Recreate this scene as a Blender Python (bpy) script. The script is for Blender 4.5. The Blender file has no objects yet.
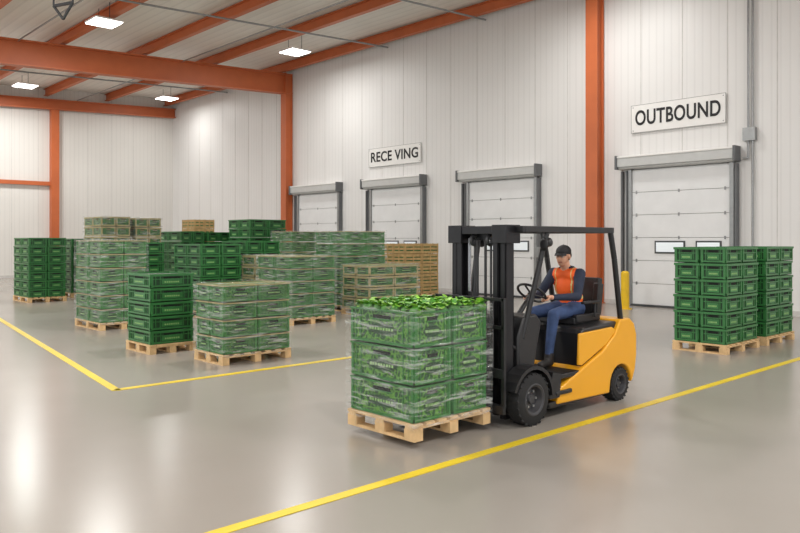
import bpy, math, random
from mathutils import Vector, Matrix
random.seed(7)
sc = bpy.context.scene
COL = sc.collection
WALL_Y = 17.76
END_X = -36.2

def lin(c):
    return tuple(((v/255)/12.92 if v/255 <= 0.04045 else (((v/255)+0.055)/1.055)**2.4) for v in c)

# ---------------------------------------------------------------- materials
def mat(name, rgb, rough=0.5, metal=0.0, var=0.08, scale=6.0, bump=0.0, bscale=60.0, emit=0.0, spec=0.5):
    m = bpy.data.materials.new(name); m.use_nodes = True
    nt = m.node_tree; b = nt.nodes['Principled BSDF']
    b.inputs['Roughness'].default_value = rough
    b.inputs['Metallic'].default_value = metal
    b.inputs['Specular IOR Level'].default_value = spec
    c = lin(rgb)
    tc = nt.nodes.new('ShaderNodeTexCoord')
    n = nt.nodes.new('ShaderNodeTexNoise'); n.inputs['Scale'].default_value = scale; n.inputs['Detail'].default_value = 3
    nt.links.new(tc.outputs['Object'], n.inputs['Vector'])
    r = nt.nodes.new('ShaderNodeValToRGB')
    r.color_ramp.elements[0].position = 0.3; r.color_ramp.elements[1].position = 0.7
    r.color_ramp.elements[0].color = (*[x*(1-var) for x in c], 1)
    r.color_ramp.elements[1].color = (*[min(1, x*(1+var)) for x in c], 1)
    nt.links.new(n.outputs['Fac'], r.inputs['Fac'])
    nt.links.new(r.outputs['Color'], b.inputs['Base Color'])
    if bump > 0:
        n2 = nt.nodes.new('ShaderNodeTexNoise'); n2.inputs['Scale'].default_value = bscale
        nt.links.new(tc.outputs['Object'], n2.inputs['Vector'])
        bp = nt.nodes.new('ShaderNodeBump'); bp.inputs['Strength'].default_value = bump; bp.inputs['Distance'].default_value = 0.01
        nt.links.new(n2.outputs['Fac'], bp.inputs['Height']); nt.links.new(bp.outputs['Normal'], b.inputs['Normal'])
    if emit > 0:
        b.inputs['Emission Color'].default_value = (*c, 1); b.inputs['Emission Strength'].default_value = emit
    return m

def wall_mat(name, rgb, axis, period=0.2, depth=0.006, tint=0.94):
    m = mat(name, rgb, 0.45, 0, 0.02, 0.5, spec=0.4)
    nt = m.node_tree; b = nt.nodes['Principled BSDF']
    tc = nt.nodes['Texture Coordinate']
    w = nt.nodes.new('ShaderNodeTexWave'); w.wave_type = 'BANDS'; w.bands_direction = axis
    w.inputs['Scale'].default_value = 0.314/period
    nt.links.new(tc.outputs['Object'], w.inputs['Vector'])
    bp = nt.nodes.new('ShaderNodeBump'); bp.inputs['Strength'].default_value = 0.35; bp.inputs['Distance'].default_value = depth
    nt.links.new(w.outputs['Fac'], bp.inputs['Height']); nt.links.new(bp.outputs['Normal'], b.inputs['Normal'])
    base = nt.nodes['Color Ramp']
    mx = nt.nodes.new('ShaderNodeMix'); mx.data_type = 'RGBA'; mx.blend_type = 'MULTIPLY'
    rr = nt.nodes.new('ShaderNodeValToRGB'); rr.color_ramp.elements[0].color = (tint, tint, tint, 1); rr.color_ramp.elements[1].position = 0.2
    nt.links.new(w.outputs['Fac'], rr.inputs['Fac'])
    mx.inputs['Factor'].default_value = 1
    nt.links.new(base.outputs['Color'], mx.inputs['A']); nt.links.new(rr.outputs['Color'], mx.inputs['B'])
    nt.links.new(mx.outputs['Result'], b.inputs['Base Color'])
    return m

def floor_mat():
    m = bpy.data.materials.new('polished_concrete'); m.use_nodes = True
    nt = m.node_tree; b = nt.nodes['Principled BSDF']
    tc = nt.nodes.new('ShaderNodeTexCoord')
    n = nt.nodes.new('ShaderNodeTexNoise'); n.inputs['Scale'].default_value = 0.35; n.inputs['Detail'].default_value = 4; n.inputs['Roughness'].default_value = 0.5
    nt.links.new(tc.outputs['Object'], n.inputs['Vector'])
    r = nt.nodes.new('ShaderNodeValToRGB')
    r.color_ramp.elements[0].position = 0.2; r.color_ramp.elements[0].color = (*lin((145, 139, 131)), 1)
    r.color_ramp.elements[1].position = 0.85; r.color_ramp.elements[1].color = (*lin((162, 156, 148)), 1)
    nt.links.new(n.outputs['Fac'], r.inputs['Fac']); nt.links.new(r.outputs['Color'], b.inputs['Base Color'])
    b.inputs['Roughness'].default_value = 0.23
    b.inputs['Specular IOR Level'].default_value = 0.5
    return m

def print_mat(name, dark, light, scale=14, width=0.12):
    """leaf-vein print of a produce crate"""
    m = bpy.data.materials.new(name); m.use_nodes = True
    nt = m.node_tree; b = nt.nodes['Principled BSDF']
    tc = nt.nodes.new('ShaderNodeTexCoord')
    v = nt.nodes.new('ShaderNodeTexVoronoi'); v.feature = 'DISTANCE_TO_EDGE'; v.inputs['Scale'].default_value = scale
    n = nt.nodes.new('ShaderNodeTexNoise'); n.inputs['Scale'].default_value = 7; n.inputs['Detail'].default_value = 3
    vm = nt.nodes.new('ShaderNodeMixRGB'); vm.inputs['Fac'].default_value = 0.12
    nt.links.new(tc.outputs['Object'], n.inputs['Vector'])
    nt.links.new(tc.outputs['Object'], vm.inputs['Color1']); nt.links.new(n.outputs['Color'], vm.inputs['Color2'])
    nt.links.new(vm.outputs['Color'], v.inputs['Vector'])
    r = nt.nodes.new('ShaderNodeValToRGB')
    r.color_ramp.elements[0].position = 0.0; r.color_ramp.elements[0].color = (*lin(light), 1)
    r.color_ramp.elements[1].position = width; r.color_ramp.elements[1].color = (*lin(dark), 1)
    nt.links.new(v.outputs['Distance'], r.inputs['Fac']); nt.links.new(r.outputs['Color'], b.inputs['Base Color'])
    b.inputs['Roughness'].default_value = 0.4
    return m

def wrap_mat():
    m = bpy.data.materials.new('stretch_film'); m.use_nodes = True
    nt = m.node_tree
    for nd in list(nt.nodes): nt.nodes.remove(nd)
    out = nt.nodes.new('ShaderNodeOutputMaterial')
    tr = nt.nodes.new('ShaderNodeBsdfTransparent')
    pr = nt.nodes.new('ShaderNodeBsdfPrincipled'); pr.inputs['Base Color'].default_value = (0.82, 0.84, 0.82, 1); pr.inputs['Roughness'].default_value = 0.1
    pr.inputs['Specular IOR Level'].default_value = 1.0
    mix = nt.nodes.new('ShaderNodeMixShader')
    tc = nt.nodes.new('ShaderNodeTexCoord')
    mp = nt.nodes.new('ShaderNodeMapping'); mp.inputs['Scale'].default_value = (2.4, 2.4, 22); mp.inputs['Rotation'].default_value = (0.3, -0.3, 0)
    n = nt.nodes.new('ShaderNodeTexNoise'); n.inputs['Scale'].default_value = 1.5; n.inputs['Detail'].default_value = 3; n.inputs['Distortion'].default_value = 0.5
    nt.links.new(tc.outputs['Object'], mp.inputs['Vector']); nt.links.new(mp.outputs['Vector'], n.inputs['Vector'])
    r = nt.nodes.new('ShaderNodeValToRGB')
    r.color_ramp.elements[0].position = 0.51; r.color_ramp.elements[0].color = (0.045, 0.045, 0.045, 1)
    r.color_ramp.elements[1].position = 0.74; r.color_ramp.elements[1].color = (0.46, 0.46, 0.46, 1)  # denser pale streaks paint highlights and haze into the film
    nt.links.new(n.outputs['Fac'], r.inputs['Fac']); nt.links.new(r.outputs['Color'], mix.inputs['Fac'])
    bp = nt.nodes.new('ShaderNodeBump'); bp.inputs['Strength'].default_value = 0.8; bp.inputs['Distance'].default_value = 0.03
    nt.links.new(n.outputs['Fac'], bp.inputs['Height']); nt.links.new(bp.outputs['Normal'], pr.inputs['Normal'])
    nt.links.new(tr.outputs[0], mix.inputs[1]); nt.links.new(pr.outputs[0], mix.inputs[2])
    nt.links.new(mix.outputs[0], out.inputs['Surface'])
    return m

M = dict(
    floor=floor_mat(),
    wallx=wall_mat('white_sheet_wall', (225, 224, 222), 'X'),
    wally=wall_mat('white_sheet_wall_end', (222, 220, 215), 'Y'),
    ceil=wall_mat('ceiling_sheet', (230, 226, 218), 'Y', 0.35, 0.015, 0.9),
    orange=mat('orange_steel', (190, 100, 56), 0.5, 0, 0.06, 2),
    seam=mat('panel_seam', (200, 198, 194), 0.6),
    white=mat('white_enamel', (232, 231, 228), 0.35, 0, 0.02),
    doorp=mat('door_panel', (224, 225, 225), 0.4, 0, 0.03, 3),
    gap=mat('door_gap', (150, 150, 148), 0.7),
    galv=mat('galvanised', (150, 152, 152), 0.35, 0.6, 0.08, 12),
    hous=mat('roller_housing', (190, 191, 189), 0.4, 0.1, 0.04),
    dark=mat('dark_frame', (62, 64, 66), 0.5),
    post=mat('grey_post', (98, 100, 102), 0.5),
    glass=mat('window_pane', (225, 232, 236), 0.1, 0, 0.02, emit=0.25),
    black=mat('black_text', (22, 22, 24), 0.6),
    yline=mat('yellow_floor_paint', (224, 196, 46), 0.4, 0, 0.1, 3),
    ybol=mat('yellow_bollard_paint', (232, 190, 30), 0.4),
    wood=mat('pallet_wood', (210, 176, 128), 0.75, 0, 0.18, 9, 0.3, 40),
    wood2=mat('crate_wood', (172, 144, 94), 0.75, 0, 0.2, 9, 0.3, 40),
    gA=mat('green_crate_plastic', (50, 112, 58), 0.36, 0, 0.12, 5),
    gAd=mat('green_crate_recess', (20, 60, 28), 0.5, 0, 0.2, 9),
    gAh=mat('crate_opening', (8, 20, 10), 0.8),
    gLab=mat('crate_label', (142, 184, 112), 0.5, 0, 0.15, 30),
    gB=print_mat('leaf_print_carton', (30, 84, 36), (76, 130, 58), 22, 0.12),
    gBr=mat('carton_rim', (50, 114, 48), 0.45, 0, 0.15, 8),
    gB2=print_mat('leaf_print_crate_bright', (20, 72, 24), (94, 152, 48), 22, 0.16),
    gBr2=mat('bright_crate_rim', (38, 108, 38), 0.35, 0, 0.12, 8),
    kraft=mat('kraft_board', (156, 146, 100), 0.7, 0, 0.15, 8),
    wrap=wrap_mat(),
    fy=mat('forklift_yellow', (230, 164, 34), 0.3, 0, 0.03, 3),
    fb=mat('forklift_black', (28, 28, 30), 0.4, 0, 0.1, 8),
    fs=mat('mast_steel', (32, 32, 35), 0.35, 0.4, 0.15, 8),
    chrome=mat('cylinder_chrome', (160, 162, 165), 0.2, 0.9, 0.05),
    tyre=mat('tyre_rubber', (28, 28, 29), 0.8, 0, 0.15, 20, 0.2, 80),
    hub=mat('wheel_hub', (66, 66, 69), 0.45, 0.3),
    seat=mat('seat_vinyl', (26, 26, 28), 0.5, 0, 0.1, 8),
    skin=mat('skin', (204, 152, 124), 0.5, 0, 0.05),
    vest=mat('hi_vis_orange', (246, 100, 30), 0.6, 0, 0.05, 12, 0.2, 30),
    refl=mat('reflective_band', (224, 206, 130), 0.4),
    navy=mat('navy_sweater', (34, 42, 62), 0.8, 0, 0.15, 14, 0.2, 40),
    jean=mat('blue_denim', (50, 70, 108), 0.8, 0, 0.2, 14, 0.2, 60),
    boot=mat('work_boot', (34, 30, 28), 0.6),
    cap=mat('dark_cap', (30, 29, 32), 0.7),
    hair=mat('dark_hair', (34, 26, 22), 0.8),
    lip=mat('lip', (160, 92, 80), 0.5),
    eyew=mat('eye_white', (225, 222, 216), 0.3),
    leaf=mat('lettuce_leaf', (136, 190, 66), 0.45, 0, 0.4, 9),
    leafd=mat('lettuce_leaf_dark', (72, 136, 42), 0.45, 0, 0.3, 9),
    lamp=mat('lamp_panel', (255, 253, 248), 0.4, 0, 0, emit=9),
)

# ---------------------------------------------------------------- mesh builder
class MB:
    def __init__(s): s.v = []; s.f = []; s.m = []; s.mats = []
    def mi(s, k):
        if k not in s.mats: s.mats.append(k)
        return s.mats.index(k)
    def add(s, vs, fs, k):
        o = len(s.v); s.v += [tuple(v) for v in vs]; i = s.mi(k)
        for f in fs: s.f.append([a+o for a in f]); s.m.append(i)
    def box(s, x0, x1, y0, y1, z0, z1, k, T=None):
        if x0 > x1: x0, x1 = x1, x0
        if y0 > y1: y0, y1 = y1, y0
        if z0 > z1: z0, z1 = z1, z0
        vs = [Vector(p) for p in ((x0,y0,z0),(x1,y0,z0),(x1,y1,z0),(x0,y1,z0),(x0,y0,z1),(x1,y0,z1),(x1,y1,z1),(x0,y1,z1))]
        if T: vs = [T @ v for v in vs]
        s.add(vs, [(0,3,2,1),(4,5,6,7),(0,1,5,4),(1,2,6,5),(2,3,7,6),(3,0,4,7)], k)
    def bar(s, p0, p1, w, h, k, up=(0,0,1)):
        p0 = Vector(p0); p1 = Vector(p1); d = (p1-p0); L = d.length; d.normalize()
        up = Vector(up)
        if abs(d.dot(up)) > 0.99: up = Vector((1,0,0))
        sd = d.cross(up).normalized(); u = sd.cross(d)
        vs = []
        for q in (p0, p1):
            for a, b in ((-1,-1),(1,-1),(1,1),(-1,1)):
                vs.append(q + sd*(a*w/2) + u*(b*h/2))
        s.add(vs, [(0,1,2,3),(7,6,5,4),(0,4,5,1),(1,5,6,2),(2,6,7,3),(3,7,4,0)], k)
    def ibeam(s, p0, p1, w, h, t, k):
        p0 = Vector(p0); p1 = Vector(p1); z = Vector((0,0,1))
        s.bar(p0, p1, t, h-2*t, k)
        s.bar(p0+z*(h/2-t/2), p1+z*(h/2-t/2), w, t, k); s.bar(p0-z*(h/2-t/2), p1-z*(h/2-t/2), w, t, k)
    def cyl(s, p0, p1, r0, k, r1=None, n=16):
        if r1 is None: r1 = r0
        p0 = Vector(p0); p1 = Vector(p1); d = (p1-p0).normalized()
        a = d.orthogonal().normalized(); b = d.cross(a)
        vs = []
        for q, r in ((p0, r0), (p1, r1)):
            for i in range(n):
                t = 2*math.pi*i/n; vs.append(q + a*(r*math.cos(t)) + b*(r*math.sin(t)))
        fs = [(i, (i+1) % n, n+(i+1) % n, n+i) for i in range(n)] + [tuple(range(n-1,-1,-1)), tuple(range(n, 2*n))]
        s.add(vs, fs, k)
    def tube(s, pts, r, k, n=10):
        for a, b in zip(pts[:-1], pts[1:]):
            s.cyl(a, b, r, k, n=n)
        for p in pts[1:-1]: s.ell(p, (r, r, r), k, 8, 6)
    def ell(s, c, r, k, n=16, m=10, T=None):
        vs = []; fs = []
        for j in range(m+1):
            ph = math.pi*j/m
            for i in range(n):
                th = 2*math.pi*i/n
                vs.append(Vector((r[0]*math.sin(ph)*math.cos(th), r[1]*math.sin(ph)*math.sin(th), r[2]*math.cos(ph))))
        for j in range(m):
            for i in range(n):
                fs.append((j*n+i, (j+1)*n+i, (j+1)*n+(i+1) % n, j*n+(i+1) % n))
        if T: vs = [T @ v for v in vs]
        c = Vector(c); s.add([v+c for v in vs], fs, k)
    def torus(s, c, R, r, axis, k, n=32, m=10):
        ax = Vector(axis).normalized(); a = ax.orthogonal().normalized(); b = ax.cross(a); c = Vector(c)
        vs = []; fs = []
        for i in range(n):
            t = 2*math.pi*i/n; d = a*math.cos(t)+b*math.sin(t)
            for j in range(m):
                p = 2*math.pi*j/m; vs.append(c + d*(R+r*math.cos(p)) + ax*(r*math.sin(p)))
        for i in range(n):
            for j in range(m):
                fs.append((i*m+j, ((i+1) % n)*m+j, ((i+1) % n)*m+(j+1) % m, i*m+(j+1) % m))
        s.add(vs, fs, k)
    def lathe(s, c, prof, k, n=40, sgn=1):
        c = Vector(c); vs = []; fs = []; P = len(prof)
        for i in range(n):
            t = 2*math.pi*i/n
            for r, y in prof: vs.append(c + Vector((r*math.cos(t), sgn*y, r*math.sin(t))))
        for i in range(n):
            for j in range(P-1):
                fs.append((i*P+j, i*P+j+1, ((i+1) % n)*P+j+1, ((i+1) % n)*P+j))
        s.add(vs, fs, k)
    def prism(s, prof, y0, y1, k):
        n = len(prof)
        vs = [(x, y0, z) for x, z in prof] + [(x, y1, z) for x, z in prof]
        fs = [tuple(range(n)), tuple(range(2*n-1, n-1, -1))] + [(i, n+i, n+(i+1) % n, (i+1) % n) for i in range(n)]
        s.add(vs, fs, k)
    def build(s, name, parent=None, loc=(0,0,0), bevel=0, smooth=True, seg=2, fixn=False):
        me = bpy.data.meshes.new(name); me.from_pydata(s.v, [], s.f)
        for k in s.mats: me.materials.append(M[k])
        me.polygons.foreach_set('material_index', s.m)
        if fixn:
            import bmesh
            bm = bmesh.new(); bm.from_mesh(me); bmesh.ops.recalc_face_normals(bm, faces=bm.faces); bm.to_mesh(me); bm.free()
        if smooth:
            me.polygons.foreach_set('use_smooth', [True]*len(me.polygons)); me.set_sharp_from_angle(angle=math.radians(35))
        me.update()
        o = bpy.data.objects.new(name, me); COL.objects.link(o); o.location = loc
        if parent: o.parent = parent
        if bevel:
            b = o.modifiers.new('bevel', 'BEVEL'); b.width = bevel; b.segments = seg; b.limit_method = 'ANGLE'; b.angle_limit = math.radians(40)
        return o

def empty(name, loc=(0,0,0), rz=0):
    e = bpy.data.objects.new(name, None); COL.objects.link(e); e.location = loc; e.rotation_euler = (0, 0, rz); e.empty_display_size = 0.3
    return e

# ---------------------------------------------------------------- room shell
b = MB(); b.box(END_X-0.2, 6, -6, WALL_Y+0.2, -0.1, 0, 'floor'); b.build('floor', smooth=False)
b = MB(); b.box(END_X, 6, WALL_Y, WALL_Y+0.2, 0, 9.2, 'wallx')
x = END_X+0.6
while x < 6:
    b.box(x-0.008, x+0.008, WALL_Y-0.006, WALL_Y+0.01, 0, 9.0, 'seam'); x += 1.12
b.build('wall_north', smooth=False)
b = MB(); b.box(END_X-0.2, END_X, -6, WALL_Y+0.2, 0, 9.2, 'wally')
y = -5.6
while y < WALL_Y:
    b.box(END_X-0.01, END_X+0.006, y-0.008, y+0.008, 0, 9.0, 'seam'); y += 1.12
b.build('wall_west', smooth=False)
SL = 0.045
def cz(y, z): return z + (y-WALL_Y)*SL
b = MB()
ys = (-6, WALL_Y+0.2)
vs = [(END_X-0.2, ys[0], cz(ys[0], 8.95)), (6, ys[0], cz(ys[0], 8.95)), (6, ys[1], cz(ys[1], 8.95)), (END_X-0.2, ys[1], cz(ys[1], 8.95))]
vs += [(a, c, d+0.15) for a, c, d in vs]
b.add(vs, [(0,3,2,1),(4,5,6,7),(0,1,5,4),(1,2,6,5),(2,3,7,6),(3,0,4,7)], 'ceil')
b.build('ceiling', smooth=False)
b = MB(); b.box(END_X, 6, WALL_Y-0.03, WALL_Y, 0, 0.12, 'seam'); b.build('baseboard_north', smooth=False)
b = MB(); b.box(END_X, END_X+0.03, -6, WALL_Y, 0, 0.12, 'seam'); b.build('baseboard_west', smooth=False)

# steel structure
st = empty('steel_roof_frame')
b = MB()
for fx in (-25.6, 3.2):
    b.ibeam((fx, -6, cz(-6, 8.12)), (fx, WALL_Y-0.02, cz(WALL_Y, 8.12)), 0.34, 0.82, 0.05, 'orange')
b.ibeam((END_X+0.25, -6, cz(-6, 8.2)), (END_X+0.25, WALL_Y-0.02, cz(WALL_Y, 8.2)), 0.3, 0.46, 0.04, 'orange')
b.build('main_beams', st, smooth=False)
b = MB()
for py in (17.3, 14.3, 11.5, 8.7, 5.9, 3.1, 0.3, -2.5):
    b.ibeam((END_X+0.05, py, cz(py, 8.75)), (5.9, py, cz(py, 8.75)), 0.18, 0.32, 0.03, 'orange')
b.build('purlins', st, smooth=False)
b = MB()
for fx in (-25.6, -11.08, 3.2):
    b.box(fx-0.12, fx+0.12, WALL_Y-0.34, WALL_Y-0.04, 0, 8.5, 'orange')
    b.box(fx-0.18, fx+0.18, WALL_Y-0.37, WALL_Y-0.33, 0, 8.55, 'orange')
    b.box(fx-0.18, fx+0.18, WALL_Y-0.08, WALL_Y-0.035, 0, 8.5, 'orange')
    b.box(fx-0.22, fx+0.22, WALL_Y-0.42, WALL_Y-0.035, 0, 0.025, 'orange')
for cy in (11.85, 2.5):
    b.box(END_X+0.035, END_X+0.32, cy-0.17, cy+0.17, 0, cz(cy, 7.97), 'orange')
b.box(END_X+0.035, END_X+0.16, -6, 11.7, 4.2, 4.38, 'orange')
b.build('columns', st, smooth=False)
b = MB()
for px in (-30.5, -19.5, -15, -6):
    b.cyl((px, -6, cz(-6, 8.5)), (px, WALL_Y-0.1, cz(WALL_Y, 8.5)), 0.03, 'galv', n=8)
for py in (12.9, 7.3):
    b.cyl((END_X+0.1, py, cz(py, 8.5)), (5.9, py, cz(py, 8.5)), 0.025, 'galv', n=8)
b.build('sprinkler_pipework', st)
b = MB()
hx, hy = -15.6, 5.3
b.cyl((hx-0.25, hy-0.1, 6.45), (hx-0.25, hy-0.1, cz(hy, 8.9)), 0.02, 'dark', n=8)
b.cyl((hx+0.25, hy+0.1, 6.45), (hx+0.25, hy+0.1, cz(hy, 8.9)), 0.02, 'dark', n=8)
b.bar((hx-0.25, hy-0.1, 6.45), (hx+0.25, hy+0.1, 6.45), 0.05, 0.05, 'dark')
b.bar((hx-0.25, hy-0.1, 6.45), (hx, hy, 6.15), 0.04, 0.04, 'dark')
b.bar((hx+0.25, hy+0.1, 6.45), (hx, hy, 6.15), 0.04, 0.04, 'dark')
b.bar((hx-0.25, hy-0.1, 7.0), (hx+0.25, hy+0.1, 6.7), 0.03, 0.03, 'dark')
b.build('ceiling_hanger_bracket')

# high-bay lamps
for lx in (-33.0, -21.65, -10.3, 1.0):
    for ly in ((15.9, 9.7, 3.3, -3.2) if lx < -30 else (15.2, 8.5, 2.2, -3.6)):
        e = empty('ceiling_light', (lx, ly, cz(ly, 8.42)))
        b = MB(); b.box(-0.42, 0.42, -0.4, 0.4, 0.0, 0.05, 'white'); b.box(-0.4, 0.4, -0.38, 0.38, -0.02, 0.0, 'lamp')
        b.cyl((-0.4, 0, 0.05), (-0.4, 0, 0.5), 0.01, 'dark', n=6); b.cyl((0.4, 0, 0.05), (0.4, 0, 0.5), 0.01, 'dark', n=6)
        b.build('housing', e, smooth=False)
        L = bpy.data.lights.new('high_bay', 'AREA'); L.shape = 'RECTANGLE'; L.size = 0.8; L.size_y = 0.76
        L.energy = (90 if lx < -30 else 140) if ly > 14 else 275
        L.color = (1.0, 0.99, 0.965)
        lo = bpy.data.objects.new('lamp', L); COL.objects.link(lo); lo.parent = e; lo.location = (0, 0, -0.03)

# floor markings
b = MB()
def stripe(x0, y0, x1, y1, w=0.1):
    b.bar((x0, y0, 0.003), (x1, y1, 0.003), w, 0.004, 'yline')
stripe(-3.88, -5, -3.88, WALL_Y-1.5, 0.09)
stripe(-8.36, 3.41, -8.36, 7.6, 0.1)
stripe(-8.33, 3.41, -26.5, 5.85, 0.1)
b.build('floor_marking_lines', smooth=False)

# dock doors
def dock(c, n):
    e = empty('door_%d' % n, (c, WALL_Y, 0))
    b = MB()
    zt = 3.52
    x0, x1 = -1.08, 1.45
    ns = 6; h = zt/ns
    for i in range(ns):
        b.box(x0, x1, -0.09, -0.02, i*h+0.006, (i+1)*h-0.006, 'doorp')
    b.box(x0, x1, -0.07, -0.01, 0.02, zt, 'gap')
    b.build('sectional_panels', e, bevel=0.005)
    b = MB()
    for wx0, wx1 in ((-0.45, 0.35), (0.62, 1.25)):
        b.box(wx0, wx1, -0.115, -0.085, 1.36, 1.68, 'dark'); b.box(wx0+0.04, wx1-0.04, -0.12, -0.11, 1.40, 1.64, 'glass')
    for hx in (x0+0.12, (x0+x1)/2, x1-0.12):
        for i in range(1, ns): b.box(hx-0.02, hx+0.02, -0.105, -0.085, i*h-0.04, i*h+0.04, 'galv')
    b.build('vision_windows', e, bevel=0.004)
    b = MB()
    b.box(-1.42, 1.62, -0.30, -0.01, 3.60, 3.86, 'hous')
    b.box(-1.44, 1.64, -0.32, -0.01, 3.83, 3.88, 'white')
    b.box(-1.46, -1.4, -0.34, -0.01, 3.54, 3.90, 'post'); b.box(1.6, 1.66, -0.34, -0.01, 3.54, 3.90, 'post')
    b.cyl((-1.4, -0.19, 3.59), (1.6, -0.19, 3.59), 0.06, 'hous', n=20)
    b.build('roller_housing', e, bevel=0.01)
    b = MB()
    b.box(-1.17, -1.08, -0.14, -0.01, 0, 3.55, 'galv'); b.box(1.45, 1.55, -0.14, -0.01, 0, 3.55, 'galv')
    b.box(-1.24, -1.19, -0.15, -0.01, 0, 3.5, 'post'); b.box(-1.40, -1.35, -0.12, -0.01, 0, 3.5, 'post')
    b.box(1.58, 1.63, -0.17, -0.01, 0, 3.5, 'post')
    b.box(1.52, 1.64, -0.2, -0.01, 1.2, 1.5, 'galv')
    b.box(x0, x1, -0.2, -0.01, 0, 0.05, 'dark')
    b.build('guide_tracks', e, bevel=0.004)
for i, c in enumerate((-23.8, -19.3, -14.6, -8.95)): dock(c, i+1)

b = MB()
b.cyl((-7.0, WALL_Y-0.06, 1.3), (-7.0, WALL_Y-0.06, 8.8), 0.025, 'galv', n=10)
b.cyl((-7.1, WALL_Y-0.06, 3.6), (-7.1, WALL_Y-0.06, 8.8), 0.025, 'galv', n=10)
b.tube([(-7.1, WALL_Y-0.06, 3.6), (-7.22, WALL_Y-0.08, 3.6)], 0.025, 'galv')
b.box(-7.2, -6.92, WALL_Y-0.14, WALL_Y-0.012, 4.0, 4.3, 'galv'); b.box(-7.1, -6.9, WALL_Y-0.14, WALL_Y-0.012, 1.2, 1.55, 'hous')
b.build('electrical_conduit')

b = MB()
b.cyl((-9.62, 16.6, 0.0), (-9.62, 16.6, 0.88), 0.1, 'ybol', n=24); b.ell((-9.62, 16.6, 0.88), (0.1, 0.1, 0.06), 'ybol')
b.cyl((-9.62, 16.6, 0.0), (-9.62, 16.6, 0.02), 0.16, 'ybol', n=24)
b.build('safety_bollard')

# signs
def sign(name, txt, x0, x1, z0, z1):
    e = empty(name, ((x0+x1)/2, WALL_Y-0.03, (z0+z1)/2))
    w = x1-x0; h = z1-z0
    b = MB(); b.box(-w/2, w/2, -0.02, 0.006, -h/2, h/2, 'white')
    for sx in (-1, 1):
        for sz in (-1, 1): b.cyl((sx*(w/2-0.06), -0.02, sz*(h/2-0.06)), (sx*(w/2-0.06), -0.026, sz*(h/2-0.06)), 0.015, 'galv', n=8)
    b.box(-w/2, w/2, -0.022, -0.019, -h/2, -h/2+0.012, 'gap'); b.box(-w/2, w/2, -0.022, -0.019, h/2-0.012, h/2, 'gap')
    b.box(-w/2, -w/2+0.012, -0.022, -0.019, -h/2, h/2, 'gap'); b.box(w/2-0.012, w/2, -0.022, -0.019, -h/2, h/2, 'gap')
    b.build('plate', e, smooth=False)
    cu = bpy.data.curves.new('lettering', 'FONT'); cu.body = txt; cu.align_x = 'CENTER'; cu.align_y = 'CENTER'; cu.size = 1; cu.offset = 0.018; cu.extrude = 0.004; cu.space_character = 1.05
    cu.materials.append(M['black'])
    o = bpy.data.objects.new('lettering', cu); COL.objects.link(o)
    bpy.context.view_layer.update()
    s = (w*0.9)/o.dimensions.x; sz = (h*0.54)/max(0.01, o.dimensions.y)
    o.scale = (s, sz, 1); o.rotation_euler = (math.pi/2, 0, 0); o.parent = e; o.location = (0, -0.026, 0)
sign('receiving_sign', 'RECE VING', -20.6, -17.9, 4.33, 5.0)
sign('outbound_sign', 'OUTBOUND', -10.09, -7.62, 4.48, 5.2)

# ---------------------------------------------------------------- pallets and crates
PH = 0.14
def pallet(b, wx, wy, z0=0.0):
    for i in range(3):
        y = (0.05, wy/2, wy-0.05)[i]
        b.box(-wx, 0, y-0.05, y+0.05, z0, z0+0.02, 'wood')
        for xx in (-wx+0.06, -wx/2, -0.06):
            b.box(xx-0.06, xx+0.06, y-0.05, y+0.05, z0+0.02, z0+0.095, 'wood')
    for xx in (-wx+0.06, -wx/2, -0.06):
        b.box(xx-0.05, xx+0.05, 0, wy, z0+0.095, z0+0.117, 'wood')
    n = 7
    for i in range(n):
        y0 = i*(wy-0.1)/(n-1)
        b.box(-wx, 0, y0, y0+0.1, z0+0.117, z0+PH, 'wood')

def face_fn(b, x0, x1, y0, y1):
    def f(side, u0, u1, z0, z1, d0, d1, k):
        if side == 0: b.box(x0+u0, x0+u1, y0-d1, y0-d0, z0, z1, k)
        elif side == 1: b.box(x1+d0, x1+d1, y0+u0, y0+u1, z0, z1, k)
        elif side == 2: b.box(x1-u1, x1-u0, y1+d0, y1+d1, z0, z1, k)
        else: b.box(x0-d1, x0-d0, y1-u1, y1-u0, z0, z1, k)
    return f

def crateA(b, x0, x1, y0, y1, z0, z1):
    t = 0.024
    X0, X1, Y0, Y1 = x0+t, x1-t, y0+t, y1-t
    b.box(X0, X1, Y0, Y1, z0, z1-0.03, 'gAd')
    f = face_fn(b, X0, X1, Y0, Y1); h = z1-z0
    for s in range(4):
        w = (X1-X0) if s in (0, 2) else (Y1-Y0)
        f(s, -t*0.85, w+t*0.85, z1-0.045, z1-0.01, 0, t*0.9, 'gA')
        f(s, 0, w, z0+0.01, z0+0.035, 0, t*0.55, 'gA')
        f(s, 0, 0.035, z0, z1-0.04, 0, t*0.6, 'gA'); f(s, w-0.035, w, z0, z1-0.04, 0, t*0.6, 'gA')
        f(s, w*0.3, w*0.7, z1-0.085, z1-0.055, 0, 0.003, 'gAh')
        n = max(4, int(w/0.07))
        for i in range(1, n):
            u = w*i/n
            if abs(u-w/2) > w*0.21: f(s, u-0.006, u+0.006, z0+0.03, z1-0.045, 0, t*0.4, 'gA')
        f(s, w*0.25, w*0.75, z0+0.045, z0+0.045+h*0.34, 0, t*0.45, 'gA')
        for j in range(7):
            u = w*(0.32+0.052*j); f(s, u, u+w*0.03, z0+0.07, z0+0.07+h*0.10, 0, t*0.5, 'gLab')
        f(s, 0.04, w-0.04, z0+h*0.56, z0+h*0.62, 0, t*0.42, 'gA')

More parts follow.
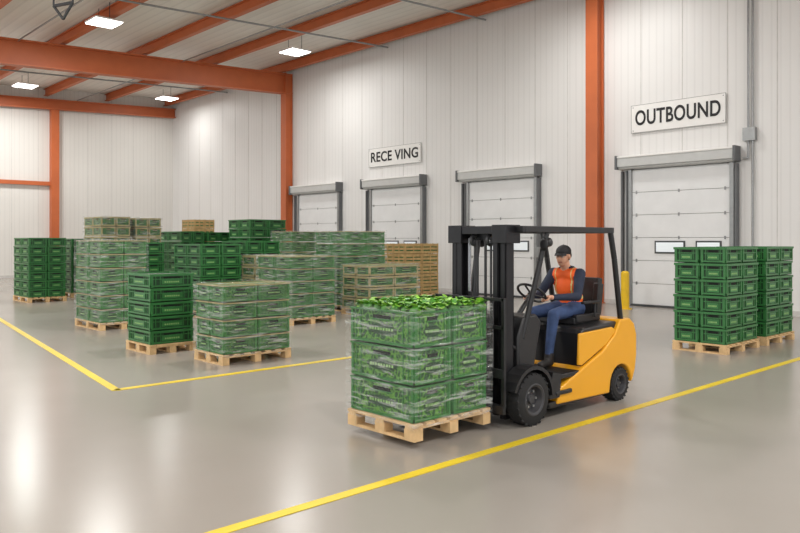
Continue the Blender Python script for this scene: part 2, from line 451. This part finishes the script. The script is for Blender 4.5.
def crateB(b, x0, x1, y0, y1, z0, z1, pm='gB', rim='kraft', edge='gBr', dk='gAd', big=False, tan=False):
    t = 0.018
    X0, X1, Y0, Y1 = x0+t, x1-t, y0+t, y1-t
    b.box(X0, X1, Y0, Y1, z0+0.006, z1-0.02, pm)
    f = face_fn(b, X0, X1, Y0, Y1); h = z1-z0
    for s in range(4):
        w = (X1-X0) if s in (0, 2) else (Y1-Y0)
        f(s, -0.010, w+0.010, z1-(0.055 if tan else 0.026), z1-0.01, 0, 0.016, rim)
        f(s, 0, w, z0+0.006, z0+(0.045 if tan else 0.03), 0, 0.009, edge)
        f(s, 0, 0.028, z0+0.006, z1-0.03, 0, 0.011, edge); f(s, w-0.028, w, z0+0.006, z1-0.03, 0, 0.011, edge)
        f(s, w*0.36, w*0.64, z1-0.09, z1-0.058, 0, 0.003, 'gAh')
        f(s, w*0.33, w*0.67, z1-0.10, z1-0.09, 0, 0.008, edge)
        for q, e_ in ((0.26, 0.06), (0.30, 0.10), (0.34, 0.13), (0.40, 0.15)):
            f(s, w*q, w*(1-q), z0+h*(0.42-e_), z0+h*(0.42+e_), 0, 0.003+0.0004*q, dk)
        nl = 9
        for j in range(nl):
            u = w*(0.31+0.044*j); f(s, u, u+w*(0.022 if j % 3 else 0.03), z0+h*0.385, z0+h*0.46, 0, 0.006, 'gLab')
        if big:
            for q in (0.08, 0.16, 0.84, 0.92):
                f(s, w*q-0.005, w*q+0.005, z0+0.03, z1-0.04, 0, 0.006, edge)

def crateC(b, x0, x1, y0, y1, z0, z1):
    t = 0.012
    X0, X1, Y0, Y1 = x0+t, x1-t, y0+t, y1-t
    b.box(X0+0.01, X1-0.01, Y0+0.01, Y1-0.01, z0+0.01, z1-0.02, 'gB')
    f = face_fn(b, X0, X1, Y0, Y1); h = z1-z0
    for s in range(4):
        w = (X1-X0) if s in (0, 2) else (Y1-Y0)
        for a, c in ((0.02, 0.26), (0.38, 0.60), (0.70, 0.97)):
            f(s, 0, w, z0+h*a, z0+h*c, 0, 0.008, 'wood2')
        f(s, 0, 0.04, z0, z1, 0.008, 0.014, 'wood2'); f(s, w-0.04, w, z0, z1, 0.008, 0.014, 'wood2')
        f(s, w/2-0.02, w/2+0.02, z0, z1, 0.008, 0.014, 'wood2')

def wrap_shell(wx, wy, z0, z1, off=0.012, amp=0.008, over=True):
    b = MB(); n = 14; mz = max(6, int((z1-z0)/0.07))
    per = []
    X0, X1, Y0, Y1 = -wx-off, off, -off, wy+off
    cs = [(X0, Y0), (X1, Y0), (X1, Y1), (X0, Y1)]
    for i in range(4):
        a = Vector(cs[i]); c = Vector(cs[(i+1) % 4])
        for j in range(n): per.append(a.lerp(c, j/n))
    N = len(per); vs = []; cen = Vector(((X0+X1)/2, (Y0+Y1)/2))
    for k in range(mz+1):
        z = z0+(z1-z0)*k/mz
        for i, p in enumerate(per):
            d = (p-cen).normalized()*random.uniform(0, amp)
            vs.append((p.x+d.x, p.y+d.y, z+random.uniform(-0.01, 0.01)))
    fs = [(k*N+i, k*N+(i+1) % N, (k+1)*N+(i+1) % N, (k+1)*N+i) for k in range(mz) for i in range(N)]
    if over:
        base = len(vs)
        for i, p in enumerate(per):
            q = p.lerp(cen, random.uniform(0.06, 0.16)); vs.append((q.x, q.y, z1+random.uniform(0.004, 0.015)))
        fs += [(mz*N+i, mz*N+(i+1) % N, base+(i+1) % N, base+i) for i in range(N)]
    b.add(vs, fs, 'wrap')
    return b

def stack(name, X, Y, wx, wy, H, layers, kind, nx=2, ny=2, wrap=False, z0=0.0, amp=0.009):
    e = empty(name, (X, Y, 0))
    b = MB(); pallet(b, wx, wy, z0); b.build('pallet', e, smooth=False)
    b = MB(); h = (H-z0-PH)/layers
    for L in range(layers):
        jx, jy = random.uniform(-0.008, 0.008), random.uniform(-0.008, 0.008)
        for i in range(nx):
            for j in range(ny):
                x0 = -wx+0.012+(wx-0.024)*i/nx+jx; x1 = -wx+0.012+(wx-0.024)*(i+1)/nx+jx
                y0 = 0.012+(wy-0.024)*j/ny+jy; y1 = 0.012+(wy-0.024)*(j+1)/ny+jy
                a = (b, x0, x1, y0, y1, z0+PH+L*h, z0+PH+(L+1)*h)
                if kind == 'A': crateA(*a)
                elif kind == 'B': crateB(*a)
                elif kind == 'T': crateB(*a, edge='kraft', tan=True)
                elif kind == 'L': crateB(*a, pm='gB2', rim='gBr2', edge='gBr2', dk='gAd', big=True)
                else: crateC(*a)
    b.build('crates', e, smooth=False)
    if wrap: wrap_shell(wx, wy, z0+0.1, H+0.012, 0.012, amp).build('stretch_wrap', e, smooth=False)
    return e

P = 'green_crate_pallet'; W = 'wrapped_crate_pallet'; C = 'wooden_crate_pallet'
stack(P, -21.5, 6.4, 1.35, 1.0, 1.77, 7, 'A')
stack(P, -22.6, 7.9, 1.2, 1.2, 1.75, 7, 'A')
stack(W, -13.99, 5.42, 1.3, 0.92, 1.70, 6, 'B', wrap=True)
stack(P, -17.3, 7.2, 1.2, 1.1, 1.65, 6, 'A')
stack(W, -20.6, 8.0, 1.3, 0.85, 2.36, 8, 'T', wrap=True)
stack(W, -20.6, 8.97, 1.3, 0.8, 2.34, 8, 'T', wrap=True)
stack(P, -10.56, 4.82, 0.85, 0.74, 1.20, 5, 'A', 1, 1)
stack(W, -8.97, 5.12, 0.8, 1.11, 1.09, 4, 'B', wrap=True)
stack(P, -14.83, 7.91, 1.3, 1.05, 1.62, 6, 'A')
stack(P, -19.6, 12.1, 1.3, 1.35, 2.34, 8, 'A')
stack(C, -25.2, 13.2, 1.0, 0.85, 2.46, 7, 'C')
stack(P, -21.5, 10.8, 1.8, 0.85, 1.98, 6, 'A')
stack(P, -21.5, 11.72, 1.8, 0.85, 1.96, 6, 'A')
stack(P, -15.7, 9.6, 1.2, 1.0, 1.68, 6, 'A')
stack(W, -18.1, 12.6, 1.1, 0.95, 1.96, 6, 'B', wrap=True)
stack(W, -12.24, 8.47, 1.2, 1.15, 1.38, 5, 'B', wrap=True)
stack(W, -13.85, 9.0, 1.1, 1.0, 1.36, 5, 'T', wrap=True)
stack(W, -13.72, 11.09, 1.22, 1.27, 1.92, 6, 'B', wrap=True)
stack(W, -12.5, 10.76, 0.98, 1.55, 1.14, 4, 'T', wrap=True)
stack(C, -15.3, 14.5, 1.0, 1.4, 1.6, 5, 'C')
stack(P, -4.73, 11.03, 0.85, 1.2, 1.6, 6, 'A')
stack(P, -4.70, 12.45, 0.85, 1.2, 1.6, 6, 'A')

# the load on the forks
LZ = 0.06
load = stack('produce_crate_pallet', -4.32, 4.20, 0.85, 0.95, 1.12, 3, 'L', 1, 2, wrap=True, z0=LZ)
b = MB()
def leaf(c, L, w, yaw, pitch, curl, k):
    R = Matrix.Rotation(yaw, 3, 'Z') @ Matrix.Rotation(-pitch, 3, 'Y')
    vs = []; n = 5
    for i in range(n+1):
        t = i/n; ww = w*math.sin(math.pi*(0.12+0.85*t))
        for s in (-1, 0, 1):
            vs.append(Vector(c)+R @ Vector((L*t, s*ww, -curl*t*t+(0.25*ww if s else 0)+random.uniform(-.003, .003))))
    fs = []
    for i in range(n):
        for s in range(2):
            a = i*3+s; fs.append((a, a+1, a+4, a+3))
    b.add(vs, fs, k)
for hd in range(42):
    hx_ = -0.77+0.118*(hd % 7)+random.uniform(-.02, .02); hy_ = 0.09+0.154*(hd//7)+random.uniform(-.02, .02)
    b.ell((hx_, hy_, 1.11), (0.06, 0.06, 0.05), 'leafd', 10, 6)
    for i in range(28):
        a = random.uniform(0, 6.28); rr = random.uniform(0.0, 0.035)
        leaf((hx_+rr*math.cos(a), hy_+rr*math.sin(a), 1.12+random.uniform(0, 0.035)), random.uniform(0.038, 0.066), random.uniform(0.02, 0.036), a, random.uniform(0.1, 1.1), random.uniform(0.01, 0.04), random.choice(('leaf', 'leaf', 'leafd')))
b.build('leafy_greens', load)

# ---------------------------------------------------------------- forklift
FX, FY = -4.63, 5.55
RX = -1.55
fk = empty('forklift', (FX, FY, 0), -math.pi/2)
def both(fn):
    for s in (-1, 1): fn(s)
arch = [(RX+0.215*math.cos(t), 0.17+0.215*math.sin(t)) for t in [math.pi*i/10 for i in range(0, 11)]]
prof = [(-0.40, 0.13), (RX+0.225, 0.11)] + arch + [(-1.79, 0.2), (-1.84, 0.30), (-1.87, 0.45), (-1.87, 0.68), (-1.82, 0.80), (-1.73, 0.86), (-1.54, 0.86), (-1.42, 0.70), (-1.2, 0.56), (-0.76, 0.40), (-0.42, 0.27)]
b = MB(); b.prism(prof, -0.47, 0.47, 'fy'); b.build('counterweight_body', fk, bevel=0.03, seg=3, fixn=True)
b = MB()
b.prism([(-0.86, 0.38), (-0.86, 0.76), (-0.90, 0.81), (-1.56, 0.84), (-1.60, 0.5), (-1.3, 0.3)], -0.43, 0.43, 'fb')
b.build('engine_hood', fk, bevel=0.02, fixn=True)
b = MB()
both(lambda s: b.prism([(-0.80, 0.77), (-1.40, 0.79), (-1.48, 0.75), (-1.30, 0.62), (-0.84, 0.45), (-0.78, 0.46)], s*0.425, s*0.455, 'fy'))
b.build('hood_side_panels', fk, bevel=0.01, fixn=True)
b = MB()
b.box(RX-0.15, RX+0.15, -0.3, 0.3, 0.1, 0.3, 'fb')
b.box(-1.3, 0.06, -0.3, 0.3, 0.12, 0.38, 'fb')
b.box(-0.88, -0.2, -0.46, 0.46, 0.36, 0.41, 'fb')
b.box(-0.62, -0.36, 0.40, 0.49, 0.22, 0.26, 'fb'); b.box(-0.62, -0.36, -0.49, -0.40, 0.22, 0.26, 'fb')
b.box(-1.3, -0.3, -0.45, 0.45, 0.10, 0.16, 'fb')
b.build('chassis', fk, bevel=0.01)
b = MB()
for i in range(6): b.box(-1.885, -1.86, -0.2, 0.2, 0.42+i*0.04, 0.44+i*0.04, 'fb')
b.box(-1.89, -1.85, -0.36, -0.28, 0.6, 0.7, 'vest'); b.box(-1.89, -1.85, 0.28, 0.36, 0.6, 0.7, 'vest')
b.build('rear_grille', fk)
b = MB()
b.prism([(0.06, 0.38), (0.06, 0.80), (-0.02, 0.98), (-0.22, 1.0), (-0.30, 0.92), (-0.16, 0.4)], -0.36, 0.36, 'fb')
b.build('front_cowl', fk, bevel=0.02, fixn=True)
b = MB()
def fender(s):
    o = [(0.31*math.cos(t), 0.24+0.31*math.sin(t)) for t in [math.radians(a) for a in range(20, 181, 16)]]
    i_ = [(0.275*math.cos(t), 0.24+0.275*math.sin(t)) for t in [math.radians(a) for a in range(180, 19, -16)]]
    n = len(o)
    for q in range(n-1):
        b.prism([o[q], o[q+1], i_[n-2-q], i_[n-1-q]], s*0.338, s*0.50, 'fb')
    b.prism([(-0.26, 0.2), (-0.31, 0.45), (-0.45, 0.42), (-0.42, 0.2)], s*0.30, s*0.48, 'fb')
both(fender)
b.build('front_fenders', fk, fixn=True)
def wheel(cx, cy, r, w, s, name):
    b = MB()
    tp = [(r*0.55, -w/2), (r*0.86, -w/2), (r*0.97, -w*0.40), (r, -w*0.28), (r, w*0.28), (r*0.97, w*0.40), (r*0.86, w/2), (r*0.55, w/2)]
    b.lathe((cx, cy, r), tp, 'tyre', 48)
    b.lathe((cx, cy, r), [(0, w*0.30), (r*0.16, w*0.30), (r*0.2, w*0.18), (r*0.42, w*0.14), (r*0.5, w*0.46), (r*0.58, w*0.52), (r*0.62, w*0.5)], 'hub', 40, s)
    b.lathe((cx, cy, r), [(0, -w*0.3), (r*0.58, -w*0.5)], 'hub', 40, s)
    for i in range(6):
        t = i*math.pi/3; px, pz = cx+r*0.32*math.cos(t), r+r*0.32*math.sin(t)
        b.cyl((px, cy+s*w*0.14, pz), (px, cy+s*w*0.24, pz), r*0.05, 'galv', n=8)
    n = 22
    for i in range(n):
        t = 2*math.pi*i/n
        T = Matrix.Translation((cx, cy, r)) @ Matrix.Rotation(-t, 4, 'Y')
        for q in (-1, 1):
            T2 = T @ Matrix.Translation((r*0.985, q*w*0.27, 0)) @ Matrix.Rotation(q*0.5, 4, 'X')
            b.box(-0.010, 0.006, -w*0.2, w*0.2, -r*0.05, r*0.05, 'tyre', T2)
    b.build(name, fk)
wheel(0, 0.42, 0.24, 0.165, 1, 'front_wheel_left'); wheel(0, -0.42, 0.24, 0.165, -1, 'front_wheel_right')
wheel(RX, 0.39, 0.175, 0.15, 1, 'rear_wheel_left'); wheel(RX, -0.39, 0.175, 0.15, -1, 'rear_wheel_right')
b = MB(); b.cyl((0, -0.38, 0.24), (0, 0.38, 0.24), 0.07, 'fb'); b.cyl((RX, -0.38, 0.175), (RX, 0.38, 0.175), 0.05, 'fb'); b.build('axles', fk)
# mast
MX = -0.13
b = MB()
for s in (-1, 1):
    b.box(MX+0.22, MX+0.34, s*0.332, s*0.317, 0.06, 1.84, 'fs'); b.box(MX+0.22, MX+0.235, s*0.332, s*0.265, 0.06, 1.84, 'fs'); b.box(MX+0.325, MX+0.34, s*0.332, s*0.265, 0.06, 1.84, 'fs')
    b.box(MX+0.25, MX+0.36, s*0.26, s*0.245, 0.09, 1.81, 'fs'); b.box(MX+0.25, MX+0.265, s*0.26, s*0.195, 0.09, 1.81, 'fs'); b.box(MX+0.345, MX+0.36, s*0.26, s*0.195, 0.09, 1.81, 'fs')
    b.cyl((MX+0.24, s*0.20, 0.1), (MX+0.24, s*0.20, 1.2), 0.032, 'fs'); b.cyl((MX+0.24, s*0.20, 1.2), (MX+0.24, s*0.20, 1.72), 0.02, 'chrome')
    b.cyl((MX+0.27, s*0.10, 0.3), (MX+0.27, s*0.10, 1.7), 0.012, 'hub', n=8)
    b.cyl((MX+0.29, s*0.05, 0.3), (MX+0.29, s*0.05, 1.7), 0.014, 'fb', n=8)
    b.cyl((-0.15, s*0.32, 0.60), (MX+0.24, s*0.32, 0.72), 0.02, 'fb')
    b.torus((MX+0.28, s*0.10, 1.70), 0.045, 0.018, (0, 1, 0), 'hub', 20, 8)
for z in (0.12, 0.62, 1.70):
    b.box(MX+0.215, MX+0.25, -0.33, 0.33, z, z+0.09, 'fs')
b.box(MX+0.235, MX+0.36, -0.27, 0.27, 1.755, 1.83, 'fs')
b.box(MX+0.25, MX+0.35, -0.27, 0.27, 0.12, 0.18, 'fs')
b.box(MX+0.16, MX+0.37, -0.36, -0.19, 1.67, 1.84, 'fs'); b.box(MX+0.16, MX+0.37, 0.19, 0.36, 1.67, 1.84, 'fs')
b.build('mast', fk, bevel=0.004)
b = MB()
BX = -0.05
b.box(BX+0.275, BX+0.405, -0.25, 0.25, 0.16, 0.20, 'fb'); b.box(BX+0.275, BX+0.405, -0.25, 0.25, 0.48, 0.52, 'fb')
b.box(BX+0.365, BX+0.405, -0.42, 0.42, 0.14, 0.22, 'fb'); b.box(BX+0.365, BX+0.405, -0.42, 0.42, 0.46, 0.54, 'fb')
for y in (-0.41, 0.41): b.box(BX+0.37, BX+0.40, y-0.018, y+0.018, 0.2, 1.18, 'fb')
b.box(BX+0.37, BX+0.40, -0.42, 0.42, 1.15, 1.18, 'fb'); b.box(BX+0.37, BX+0.40, -0.42, 0.42, 0.9, 0.93, 'fb')
for y in (-0.28, -0.14, 0, 0.14, 0.28): b.box(BX+0.375, BX+0.395, y-0.01, y+0.01, 0.5, 1.16, 'fb')
b.build('load_backrest_carriage', fk, bevel=0.003)
b = MB()
for y in (-0.24, 0.05):
    yy = y-0.02
    b.box(0.355, 0.388, yy-0.05, yy+0.05, 0.095, 0.56, 'fs')
    b.prism([(0.355, 0.095), (1.20, 0.098), (1.22, 0.105), (0.41, 0.13), (0.355, 0.135)], yy-0.05, yy+0.05, 'fs')
b.build('forks', fk, fixn=True)
# overhead guard
b = MB()
for s in (-1, 1):
    b.tube([(-0.02, s*0.34, 0.78), (-0.22, s*0.40, 1.50), (-0.30, s*0.42, 1.79)], 0.026, 'fb', 12)
    b.bar((0.08, s*0.43, 1.80), (-1.42, s*0.43, 1.80), 0.05, 0.06, 'fb')
    b.tube([(-1.40, s*0.43, 1.79), (-1.48, s*0.43, 1.5), (-1.62, s*0.42, 0.84)], 0.03, 'fb', 12)
b.bar((0.08, -0.45, 1.80), (0.08, 0.45, 1.80), 0.05, 0.06, 'fb'); b.bar((-1.42, -0.45, 1.80), (-1.42, 0.45, 1.80), 0.05, 0.06, 'fb')
for i in range(7):
    x = 0.08-(i+1)*1.50/8; b.bar((x, -0.43, 1.80), (x, 0.43, 1.80), 0.03, 0.025, 'fb')
b.build('overhead_guard', fk, bevel=0.006)
b = MB()
for s in (-1, 1):
    b.cyl((-0.36, s*0.40, 1.68), (-0.30, s*0.40, 1.67), 0.045, 'fb', n=20)
    b.cyl((-0.33, s*0.40, 1.70), (-0.33, s*0.42, 1.78), 0.01, 'fb', n=8)
b.ell((-0.20, 0.46, 1.66), (0.015, 0.05, 0.06), 'fb'); b.cyl((-0.20, 0.44, 1.72), (-0.20, 0.43, 1.80), 0.008, 'fb', n=6)
b.build('mirrors', fk)
# seat
b = MB()
b.box(-1.50, -1.04, -0.23, 0.23, 0.82, 0.89, 'seat'); b.box(-1.5, -1.06, 0.19, 0.25, 0.84, 0.92, 'seat'); b.box(-1.5, -1.06, -0.25, -0.19, 0.84, 0.92, 'seat')
T = Matrix.Translation((-1.47, 0, 0.88)) @ Matrix.Rotation(-0.16, 4, 'Y')
b.box(-0.08, 0.0, -0.21, 0.21, 0, 0.42, 'seat', T); b.box(-0.08, 0.02, -0.23, -0.16, 0.02, 0.36, 'seat', T); b.box(-0.08, 0.02, 0.16, 0.23, 0.02, 0.36, 'seat', T)
b.cyl((-1.36, 0.27, 0.88), (-1.36, 0.27, 1.05), 0.012, 'fb'); b.box(-1.42, -1.12, 0.25, 0.30, 1.03, 1.06, 'seat')
b.build('seat', fk, bevel=0.03, seg=3)
# steering
SW = Vector((-0.62, 0, 1.16)); AX = Vector((-0.62, 0, 0.78)).normalized()
b = MB()
b.cyl((-0.24, 0, 0.80), SW-AX*0.02, 0.03, 'fb', r1=0.022)
b.torus(SW, 0.15, 0.013, AX, 'seat', 36, 10)
Vd = Vector((-0.78, 0, -0.62)); Sd = Vector((0, 1, 0))
for a in (math.pi/2, math.pi*7/6, math.pi*11/6):
    b.cyl(SW-AX*0.015, SW+(Sd*math.cos(a)-Vd*math.sin(a))*0.15, 0.01, 'fb', n=8)
b.cyl(SW-AX*0.025, SW+AX*0.008, 0.035, 'fb')
for i in range(3):
    b.cyl((-0.32, -0.18-0.05*i, 0.95), (-0.42, -0.18-0.05*i, 1.1), 0.007, 'fb', n=6); b.ell((-0.42, -0.18-0.05*i, 1.1), (0.016, 0.016, 0.02), 'seat', 10, 6)
b.build('steering_column', fk)

# ---------------------------------------------------------------- driver
drv = empty('forklift_driver', (FX, FY, 0), -math.pi/2)

def figure(name, prims, voxel, smooth_it, parent, T=None):
    b = MB()
    for p in prims:
        if p[0] == 'c':
            _, a, c, r0, r1, k = p
            a = Vector(a); c = Vector(c)
            b.cyl(a, c, r0, k, r1=r1, n=14); b.ell(a, (r0,)*3, k, 14, 8); b.ell(c, (r1,)*3, k, 14, 8)
        else:
            b.ell(p[1], p[2], p[3], 20, 12)
    o = b.build(name+'_tmp', None)
    m = o.modifiers.new('r', 'REMESH'); m.mode = 'VOXEL'; m.voxel_size = voxel
    m2 = o.modifiers.new('s', 'SMOOTH'); m2.iterations = smooth_it; m2.factor = 0.5
    dg = bpy.context.evaluated_depsgraph_get(); dg.update()
    me = bpy.data.meshes.new_from_object(o.evaluated_get(dg))
    bpy.data.objects.remove(o)
    keys = []
    for p in prims:
        if p[-1] not in keys: keys.append(p[-1])
    me.materials.clear()
    for k in keys: me.materials.append(M[k])
    for f in me.polygons:
        c = f.center; best = 1e9; bi = 0
        for p in prims:
            if p[0] == 'c':
                a = Vector(p[1]); d = Vector(p[2])-a; t = max(0, min(1, (c-a).dot(d)/max(1e-9, d.length_squared)))
                dist = (c-(a+d*t)).length-(p[3]+(p[4]-p[3])*t)
            else:
                q = c-Vector(p[1]); r = p[2]
                dist = (math.sqrt((q.x/r[0])**2+(q.y/r[1])**2+(q.z/r[2])**2)-1)*min(r)
            if dist < best: best = dist; bi = keys.index(p[-1])
        f.material_index = bi; f.use_smooth = True
    ob = bpy.data.objects.new(name, me); COL.objects.link(ob); ob.parent = parent
    if T: me.transform(T)
    return ob

def grip(s, ang=0.75):
    return SW + 0.15*(math.cos(ang)*Vd + s*math.sin(ang)*Sd)
pr = [
    ('e', (-1.31, 0, 0.975), (0.13, 0.165, 0.095), 'jean'),
    ('e', (-1.30, 0, 1.08), (0.115, 0.15, 0.12), 'vest'),
    ('e', (-1.27, 0, 1.20), (0.118, 0.165, 0.15), 'vest'),
    ('c', (-1.24, -0.10, 1.33), (-1.24, 0.10, 1.33), 0.075, 0.075, 'vest'),
    ('c', (-1.24, 0, 1.36), (-1.20, 0, 1.45), 0.052, 0.05, 'skin'),
    ('c', (-1.25, -0.06, 1.375), (-1.25, 0.06, 1.375), 0.05, 0.05, 'navy'),
]
wr = {}
for s in (-1, 1):
    g = grip(s); w = g + Vector((-0.10, s*0.035, 0.02)); wr[s] = (g, w)
    pr += [
        ('c', (-1.24, s*0.165, 1.34), (-1.08, s*0.24, 1.11), 0.062, 0.046, 'navy'),
        ('c', (-1.08, s*0.24, 1.11), tuple(w), 0.046, 0.032, 'navy'),
        ('c', (-1.30, s*0.09, 0.965), (-0.80, s*0.14, 0.935), 0.090, 0.062, 'jean'),
        ('c', (-0.80, s*0.14, 0.93), (-0.72, s*0.14, 0.54), 0.062, 0.043, 'jean'),
        ('c', (-0.725, s*0.14, 0.53), (-0.715, s*0.14, 0.465), 0.05, 0.046, 'boot'),
        ('c', (-0.735, s*0.14, 0.458), (-0.56, s*0.155, 0.450), 0.044, 0.036, 'boot'),
    ]
body = figure('body', pr, 0.011, 4, drv)
me = body.data; me.materials.append(M['refl']); ri = len(me.materials)-1
vi = [m.name for m in me.materials].index('hi_vis_orange')
for f in me.polygons:
    if f.material_index == vi:
        z = f.center.z; ay = abs(f.center.y)
        if 1.075 < z < 1.105 or (z > 1.10 and 0.09 < ay < 0.106): f.material_index = ri
for s in (-1, 1):
    g, w = wr[s]
    ang = 0.75
    Tn = (-math.sin(ang)*Vd + s*math.cos(ang)*Sd).normalized()
    U = (w-g); U = (U - Tn*U.dot(Tn)).normalized(); V = Tn.cross(U)*s
    if V.z < 0: V = -V
    hp = [('c', tuple(w), tuple(g+U*0.045+V*0.012), 0.026, 0.024, 'skin')]
    for i, (o, ln) in enumerate(((0.028, 1.0), (0.0095, 1.1), (-0.0095, 1.03), (-0.027, 0.85))):
        k0 = g+Tn*o+U*0.036+V*0.016
        pts = [g+Tn*o*0.8+U*0.07+V*0.006, k0]
        for a in (65, 110, 165, 215):
            aa = math.radians(a*ln if a > 65 else a); rr = 0.0225
            pts.append(g+Tn*o+rr*(math.cos(aa)*U+math.sin(aa)*V))
        rad = [0.011, 0.0098, 0.009, 0.0085, 0.008, 0.0072]
        for j in range(5): hp.append(('c', tuple(pts[j]), tuple(pts[j+1]), rad[j], rad[j+1], 'skin'))
    tb = [g+U*0.065+Tn*0.015, g+Tn*0.042+U*0.035-V*0.005, g+Tn*0.045+U*0.008-V*0.022, g+Tn*0.035-U*0.014-V*0.018]
    for j in range(3): hp.append(('c', tuple(tb[j]), tuple(tb[j+1]), 0.0115-0.001*j, 0.0105-0.001*j, 'skin'))
    figure('hand_'+('left' if s > 0 else 'right'), hp, 0.004, 1, drv)
hp = [
    ('e', (-0.012, 0, 0.035), (0.094, 0.074, 0.085), 'skin'),
    ('e', (0.022, 0, -0.02), (0.066, 0.060, 0.085), 'skin'),
    ('e', (0.030, 0, -0.075), (0.045, 0.042, 0.033), 'skin'),
    ('c', (0.084, 0, 0.012), (0.102, 0, -0.022), 0.008, 0.012, 'skin'),
    ('c', (0.072, -0.03, 0.024), (0.072, 0.03, 0.024), 0.012, 0.012, 'skin'),
    ('c', (0.079, -0.016, -0.052), (0.079, 0.016, -0.052), 0.0065, 0.0065, 'lip'),
    ('e', (-0.002, 0.074, -0.008), (0.017, 0.009, 0.028), 'skin'),
    ('e', (-0.002, -0.074, -0.008), (0.017, 0.009, 0.028), 'skin'),
    ('c', (-0.02, 0, -0.04), (-0.045, 0, -0.12), 0.050, 0.050, 'skin'),
    ('e', (-0.035, 0, 0.012), (0.078, 0.0755, 0.07), 'hair'),
    ('e', (-0.014, 0, 0.050), (0.099, 0.079, 0.072), 'cap'),
]
TH = Matrix.Translation((-1.175, 0, 1.525)) @ Matrix.Rotation(0.15, 4, 'Z') @ Matrix.Rotation(0.10, 4, 'Y')
figure('head', hp, 0.005, 2, drv, TH)
b = MB()
for s in (-1, 1):
    b.ell((0.080, s*0.029, 0.004), (0.008, 0.013, 0.008), 'eyew', 12, 8); b.ell((0.0865, s*0.029, 0.004), (0.003, 0.006, 0.006), 'cap', 10, 6)
    b.bar((0.087, s*0.017, 0.024), (0.080, s*0.045, 0.022), 0.006, 0.006, 'hair')
o = b.build('eyes', drv); o.data.transform(TH)
b = MB()
vs = []; n = 10
for i in range(n+1):
    t = -1.0+2.0*i/n
    vs.append((0.088*math.cos(t*0.95)-0.002, 0.078*math.sin(t*0.95)*1.05, 0.042)); vs.append((0.088*math.cos(t*0.9)+0.062*math.cos(t*1.45), 0.074*math.sin(t*1.1), 0.030-0.012*abs(t)))
vs += [(x, y, z-0.005) for x, y, z in vs]
m_ = 2*(n+1)
fs = [(2*i, 2*i+1, 2*i+3, 2*i+2) for i in range(n)] + [(m_+2*i+2, m_+2*i+3, m_+2*i+1, m_+2*i) for i in range(n)] + [(2*i+1, m_+2*i+1, m_+2*i+3, 2*i+3) for i in range(n)]
b.add(vs, fs, 'cap'); b.ell((-0.014, 0, 0.122), (0.008, 0.008, 0.005), 'cap', 8, 6)
o = b.build('cap_brim', drv); o.data.transform(TH)

# ---------------------------------------------------------------- world, camera
w = bpy.data.worlds.new('white_fill'); sc.world = w; w.use_nodes = True
bg = w.node_tree.nodes['Background']; bg.inputs['Color'].default_value = (1.0, 1.0, 0.995, 1); bg.inputs['Strength'].default_value = 1.2  # even white background added as fill through the open south and east sides
sc.view_settings.view_transform = 'Standard'
cam = bpy.data.cameras.new('camera'); co = bpy.data.objects.new('camera', cam); COL.objects.link(co)
cam.sensor_width = 36; cam.clip_end = 200
cam.lens = 36*745/800; cam.shift_y = -26.5/800
co.location = (0, 0, 1.7); co.rotation_euler = (math.pi/2, 0, math.atan2(0.730, 0.683))
sc.camera = co
